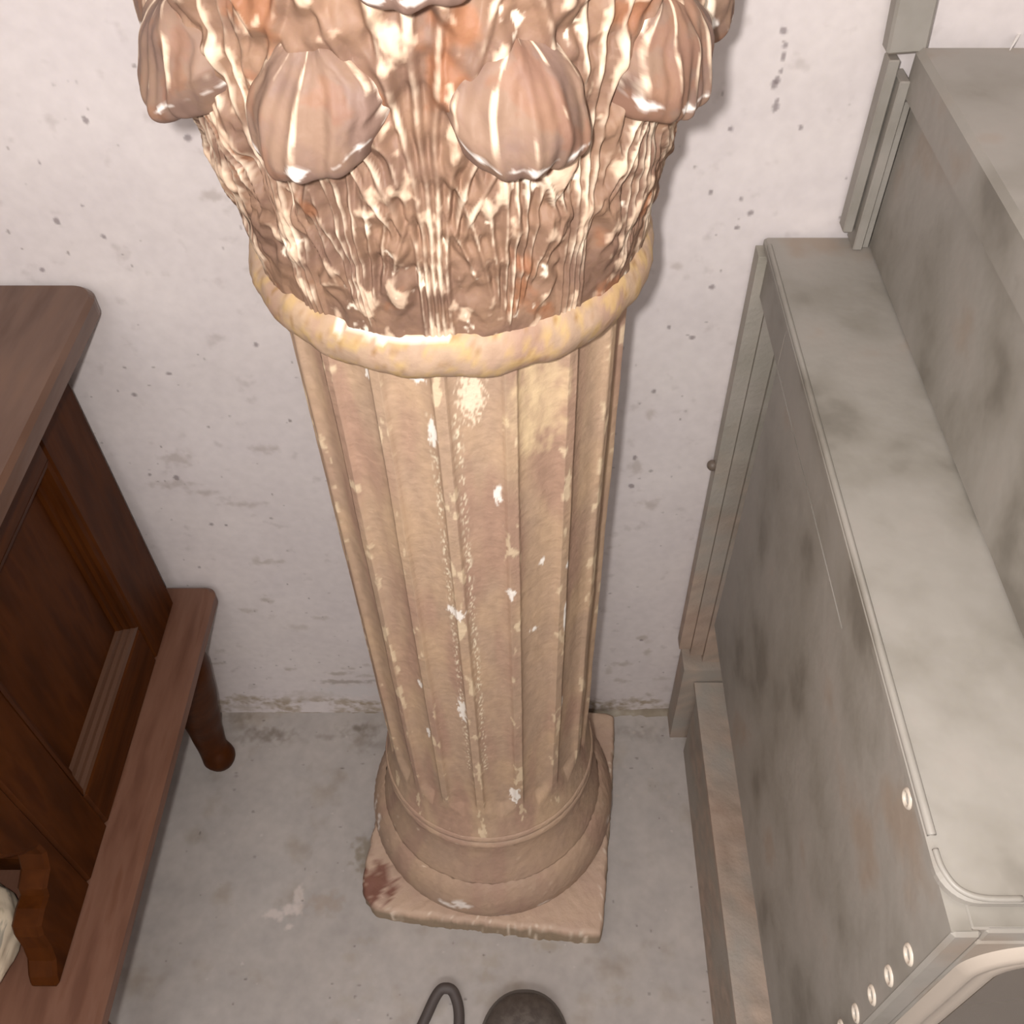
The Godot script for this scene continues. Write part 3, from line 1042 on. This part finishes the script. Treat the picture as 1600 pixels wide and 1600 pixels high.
	var door := part("door", prism(rrect(0.2165, 0.43, 0.86, 0.799, [0.004, 0.004, 0.004, 0.004]), 2, -0.170, -0.156, 0.002), sidem, t)
	var of := rrect(0.2195, 0.46, 0.83, 0.795, [0.036, 0.036, 0.036, 0.036], 14)
	var inf := rrect(0.246, 0.486, 0.804, 0.766, [0.022, 0.022, 0.022, 0.022], 14)
	var n := of.size()
	var bez := grid(n, 8, func(u: float, v: float) -> Vector3:
		var i := int(round(u * n)) % n
		var k := v * 8.0
		var p := of[i].lerp(inf[i], v)
		# a bright rounded lip outside, a shallow groove inside
		var z: float = [0.0, 0.004, 0.0055, 0.004, 0.0015, 0.0, 0.001, 0.002, 0.0][int(round(k))]
		return Vector3(p.x, p.y, -0.1560 + z))
	var bz := part("door_frame", bez, mat(srgb(176, 162, 148), 0.3), door)
	bz.set_meta("label", "raised rounded bright frame")
	part("door_pane", prism(inf, 2, -0.160, -0.1555), mat(srgb(104, 94, 84), 0.25), door)
	door.set_meta("label", "door with rounded frame around a dark pane")

	# upper part, set back to the right, built the same way
	part("upper_body", box(Vector3(0.283, 0.8236, -0.715), Vector3(0.90, 0.952, -0.19), 0.003), sidem, t)
	part("upper_top", prism(rrect(0.276, -0.718, 0.91, -0.185, [0.004, 0.0, 0.0, 0.015]), 1, 0.951, 0.990, 0.004), sidem, t)
	part("upper_rear_strip", box(Vector3(0.2590, 0.836, -0.731), Vector3(0.2675, 0.980, -0.716), 0.001), sidem, t)
	part("upper_rear_strip", box(Vector3(0.2685, 0.8240, -0.731), Vector3(0.2765, 0.968, -0.708), 0.001), sidem, t)
	part("upper_rear_strip", box(Vector3(0.2768, 0.8240, -0.731), Vector3(0.2828, 0.9505, -0.712), 0.0008), sidem, t)
	var scr := part("paint_scratch", tube([SCR0, SCR0.lerp(SCR1, 0.5), SCR1], [0.0004, 0.0011, 0.0005], 8, 4, 0.3), mat(srgb(235, 228, 222), 0.7), t)
	scr.set_meta("label", "short white scratch in the paint")
	var up := part("rear_upright", box(Vector3(-0.011, 0, -0.008), Vector3(0.018, 0.22, 0.008), 0.002), sidem, t, Vector3(0.266, 0.985, -0.722))
	up.rotation_degrees.z = 4.0

# ---------------------------------------------------------------- wooden cabinet on the left
func build_wood_cabinet() -> void:
	var t := thing("wooden_cabinet", "dark brown varnished wooden cabinet on curved legs standing left of the column", "cabinet", Vector3.ZERO)
	var grain := ramp_tex(501, 512, 0.012, [[0.2, srgb(58, 26, 4)], [0.45, srgb(68, 32, 6)], [0.65, srgb(75, 37, 9)], [0.85, srgb(63, 28, 5)]], 5)
	var sn := normal_tex(502, 256, 0.04, 3.0, 3)
	var wood := mat(Color.WHITE, 0.45, grain, sn, Vector3(4, 4, 0.7), 0.08)
	var woodv := mat(Color.WHITE, 0.5, grain, sn, Vector3(5, 0.8, 5), 0.08)
	var shelf_tex := ramp_tex(503, 512, 0.012, [[0.2, srgb(96, 62, 46)], [0.45, srgb(108, 73, 56)], [0.65, srgb(113, 78, 61)], [0.85, srgb(102, 66, 48)]], 6)
	var dusty := mat(Color.WHITE, 0.3, ramp_tex(504, 512, 0.012, [[0.2, srgb(84, 58, 44)], [0.5, srgb(96, 70, 56)], [0.8, srgb(102, 74, 58)]], 6), sn, Vector3(5, 5, 0.8), 0.08)
	var worn := mat(Color.WHITE, 0.45, shelf_tex, sn, Vector3(5, 5, 0.8), 0.15)
	wood.metallic_specular = 0.25
	woodv.metallic_specular = 0.22
	var XL := -1.04
	# top with rounded corner and moulded edge
	part("top", prism(rrect(XL, -0.731, -0.390, -0.19, [0.0, 0.024, 0.01, 0.0]), 1, 0.752, 0.775, 0.004), dusty, t)
	part("top_moulding", prism(rrect(XL, -0.722, -0.402, -0.20, [0.0, 0.018, 0.008, 0.0]), 1, 0.738, 0.752, 0.003), wood, t)
	part("top_moulding", prism(rrect(XL, -0.712, -0.418, -0.215, [0.0, 0.012, 0.006, 0.0]), 1, 0.722, 0.738, 0.004), wood, t)
	# framed side
	part("back_stile", box(Vector3(-0.470, 0.327, -0.702), Vector3(-0.441, 0.722, -0.620), 0.003), woodv, t)
	part("front_stile", box(Vector3(-0.470, 0.327, -0.420), Vector3(-0.441, 0.722, -0.3602), 0.003), woodv, t)
	part("top_rail", box(Vector3(-0.470, 0.662, -0.620), Vector3(-0.441, 0.722, -0.420), 0.003), wood, t)
	part("bottom_rail", box(Vector3(-0.470, 0.327, -0.620), Vector3(-0.441, 0.394, -0.420), 0.003), wood, t)
	part("side_panel", box(Vector3(-0.469, 0.39, -0.625), Vector3(-0.4575, 0.67, -0.415), 0.001), woodv, t)
	# moulding round the sunk panel: a sloped lip and a thin bead on each side
	var lip := PackedVector2Array([Vector2(-0.458, 0.394), Vector2(-0.4425, 0.394), Vector2(-0.4435, 0.399), Vector2(-0.4475, 0.400), Vector2(-0.4485, 0.404), Vector2(-0.4525, 0.405), Vector2(-0.4535, 0.411), Vector2(-0.458, 0.412)])
	part("panel_moulding", prism(lip, 2, -0.620, -0.420), mat(srgb(84, 56, 40), 0.4), t)
	var lip2 := PackedVector2Array([Vector2(-0.458, 0.662), Vector2(-0.4425, 0.662), Vector2(-0.4435, 0.657), Vector2(-0.4475, 0.656), Vector2(-0.4485, 0.652), Vector2(-0.4525, 0.651), Vector2(-0.4535, 0.645), Vector2(-0.458, 0.644)])
	part("panel_moulding", prism(lip2, 2, -0.620, -0.420), wood, t)
	for s in [[-0.620, 1.0], [-0.420, -1.0]]:
		var z0: float = s[0]
		var k: float = s[1]
		var lv := PackedVector2Array([Vector2(-0.458, z0), Vector2(-0.4425, z0), Vector2(-0.4435, z0 + 0.005 * k), Vector2(-0.4475, z0 + 0.006 * k), Vector2(-0.4485, z0 + 0.010 * k), Vector2(-0.4525, z0 + 0.011 * k), Vector2(-0.4535, z0 + 0.017 * k), Vector2(-0.458, z0 + 0.018 * k)])
		part("panel_moulding", prism(lv, 1, 0.394, 0.662), woodv, t)
	# carved front foot of the side, profile in (z, y)
	var pf := PackedVector2Array([Vector2(-0.360, 0.722), Vector2(-0.360, 0.327), Vector2(-0.264, 0.327), Vector2(-0.2635, 0.331), Vector2(-0.268, 0.340), Vector2(-0.279, 0.352), Vector2(-0.285, 0.370), Vector2(-0.288, 0.390), Vector2(-0.293, 0.401), Vector2(-0.308, 0.405), Vector2(-0.319, 0.405), Vector2(-0.322, 0.413), Vector2(-0.338, 0.419), Vector2(-0.346, 0.434), Vector2(-0.346, 0.449), Vector2(-0.334, 0.465), Vector2(-0.316, 0.500), Vector2(-0.302, 0.56), Vector2(-0.292, 0.65), Vector2(-0.290, 0.722)])
	part("front_foot", prism(pf, 0, -0.468, -0.441, 0.003), woodv, t)
	# carcass
	part("back_board", box(Vector3(XL, 0.327, -0.712), Vector3(-0.470, 0.722, -0.700), 0.001), wood, t)
	part("door", box(Vector3(XL, 0.360, -0.400), Vector3(-0.4705, 0.722, -0.380), 0.003), woodv, t)
	part("front_rail", box(Vector3(XL, 0.327, -0.405), Vector3(-0.4705, 0.3595, -0.372), 0.002), wood, t)
	# base shelf on curved legs
	part("base_shelf", prism(rrect(XL, -0.728, -0.395, -0.10, [0.0, 0.014, 0.012, 0.0]), 1, 0.303, 0.327, 0.005), worn, t)
	part("apron", box(Vector3(XL, 0.262, -0.712), Vector3(-0.430, 0.303, -0.20), 0.003), wood, t)
	for lg in [[-0.452, -0.668, 1.0, -0.2], [-0.452, -0.235, 1.0, 1.0], [-0.99, -0.668, -1.0, -0.2], [-0.99, -0.235, -1.0, 1.0]]:
		var sx: float = lg[2]
		var sz: float = lg[3]
		var base := Vector3(lg[0], 0, lg[1])
		var pts := []
		for q in [[0.000, 0.268, 0.0], [0.004, 0.235, 0.002], [0.002, 0.180, 0.002], [-0.004, 0.120, 0.0], [-0.008, 0.070, 0.0], [-0.006, 0.035, 0.006], [0.000, 0.016, 0.012], [0.001, 0.004, 0.014]]:
			pts.append(base + Vector3(q[0] * sx, q[1], q[2] * (1.0 if sz > 0 else 1.0)))
		part("leg", tube(pts, [0.034, 0.034, 0.030, 0.026, 0.022, 0.020, 0.023, 0.018], 20, 5), wood, t)

# ---------------------------------------------------------------- small things
func build_small_things() -> void:
	# flowered cloth pouch on the base shelf of the wooden cabinet
	var bag := thing("cloth_pouch", "cream cloth pouch printed with red and grey flowers on the cabinet base shelf", "pouch", Vector3(-0.549, 0.327, -0.290))
	var flowers := []
	for i in 26:
		flowers.append([rng.randf_range(0.0, 0.3), rng.randf_range(0.0, 0.3), rng.randf_range(0.006, 0.013), [srgb(186, 92, 88), srgb(140, 132, 118), srgb(196, 140, 128), srgb(128, 126, 110)][i % 4], 0.8, rng.randf_range(0.006, 0.013)])
	var ct := surface_tex(0.3, 0.3, 800.0, 801, srgb(206, 186, 160), [[20.0, false, Color(12, 12, 12), 4], [60.0, true, Color(-40, -36, -34), 4, 0.3, 2.0]], flowers)
	var cm := StandardMaterial3D.new()
	cm.albedo_texture = ct
	cm.roughness = 0.9
	var pouch := grid(64, 40, func(u: float, v: float) -> Vector3:
		var a := u * TAU
		var b := (v - 0.5) * PI
		var cr := signf(cos(b)) * pow(absf(cos(b)), 0.45)
		var x := signf(sin(a)) * pow(absf(sin(a)), 0.8) * cr * 0.070
		var z := signf(cos(a)) * pow(absf(cos(a)), 0.8) * cr * 0.062
		var y := 0.034 + sin(b) * 0.034
		var f := 1.0 + 0.05 * n_big.get_noise_3d(sin(a) * 2.0, v * 4.0, cos(a) * 2.0)
		return Vector3(x * f, clampf(y, 0.0, 1.0), z * f))
	part("pouch", pouch, cm, bag)
	part("drawstring", tube([Vector3(-0.05, 0.066, 0.0), Vector3(-0.03, 0.070, 0.012), Vector3(-0.01, 0.070, -0.008), Vector3(0.01, 0.068, 0.004)], [0.002, 0.002, 0.002, 0.002], 8, 5), mat(srgb(180, 160, 136), 0.9), bag)

	# dark shoe of the photographer
	var shoe := thing("shoe", "dark grey round-toed shoe standing on the floor before the column", "shoe", Vector3(-0.012, 0, -0.20))
	var leather := mat(Color.WHITE, 0.6, ramp_tex(811, 256, 0.03, [[0.3, srgb(78, 68, 62)], [0.7, srgb(98, 88, 80)]]), normal_tex(812, 256, 0.06, 4.0, 4), Vector3(9, 9, 9), 0.3)
	var outline := func(s: float) -> float:
		# half width along the length, s = 0 at the toe
		return 0.052 * sqrt(clampf(1.0 - pow(maxf(0.0, 1.0 - s / 0.24), 2.2), 0, 1)) * (1.0 - 0.32 * sstep(0.25, 0.62, s) + 0.10 * sstep(0.62, 0.85, s)) * sqrt(clampf(1.0 - pow(maxf(0.0, (s - 0.86) / 0.14), 2.4), 0.0, 1.0))
	var upper := grid(40, 48, func(u: float, v: float) -> Vector3:
		var s := lerpf(v * v, v, v)
		var w: float = maxf(outline.call(s), 0.0005)
		var top := 0.046 + 0.050 * sstep(0.28, 0.62, s)
		top *= sqrt(clampf(1.0 - pow(maxf(0.0, 1.0 - s / 0.16), 2.0), 0.0, 1.0)) * 0.75 + 0.25
		var a := (u - 0.5) * PI
		var x := sin(a) * w
		var y := 0.016 + pow(maxf(cos(a), 0.0), 0.7) * (top - 0.016) * clampf(w / 0.02, 0, 1)
		return Vector3(x, y, -0.142 + s * 0.285))
	part("upper", upper, leather, shoe)
	var sole_poly := PackedVector2Array()
	for i in 30:
		var s := lerpf(pow(i / 29.0, 2.0), i / 29.0, i / 29.0)
		sole_poly.append(Vector2(maxf(outline.call(s), 0.0004) + 0.003, -0.1445 + s * 0.29))
	for i in 30:
		var s := lerpf(pow(1.0 - i / 29.0, 2.0), 1.0 - i / 29.0, 1.0 - i / 29.0)
		sole_poly.append(Vector2(-maxf(outline.call(s), 0.0004) - 0.003, -0.1445 + s * 0.29))
	part("sole", prism(sole_poly, 1, 0.0, 0.018), mat(srgb(86, 76, 68), 0.7), shoe)
	part("ankle_opening", tube([Vector3(0, 0.094, 0.03), Vector3(0.03, 0.092, 0.06), Vector3(0.026, 0.094, 0.11), Vector3(0, 0.096, 0.128), Vector3(-0.026, 0.094, 0.11), Vector3(-0.03, 0.092, 0.06), Vector3(0, 0.094, 0.03)], [0.006, 0.006, 0.006, 0.006, 0.006, 0.006, 0.006], 10, 5), mat(srgb(70, 62, 56), 0.8), shoe)

	# loop of dark flex on the floor
	var cable := thing("cable_loop", "loop of thick dark cable lying on the floor beside the shoe", "cable", Vector3(-0.11, 0.0, -0.3))
	var cp := [Vector3(-0.13, 0.008, 0.16), Vector3(-0.075, 0.008, 0.085), Vector3(-0.031, 0.008, 0.005), Vector3(-0.010, 0.010, -0.040), Vector3(0.002, 0.011, -0.0475), Vector3(0.0125, 0.010, -0.040), Vector3(0.019, 0.008, -0.012), Vector3(0.014, 0.008, 0.05), Vector3(-0.01, 0.008, 0.16)]
	var cr := []
	for i in cp.size():
		cr.append(0.0066)
	part("flex", tube(cp, cr, 14, 8), mat(srgb(82, 72, 68), 0.6), cable)
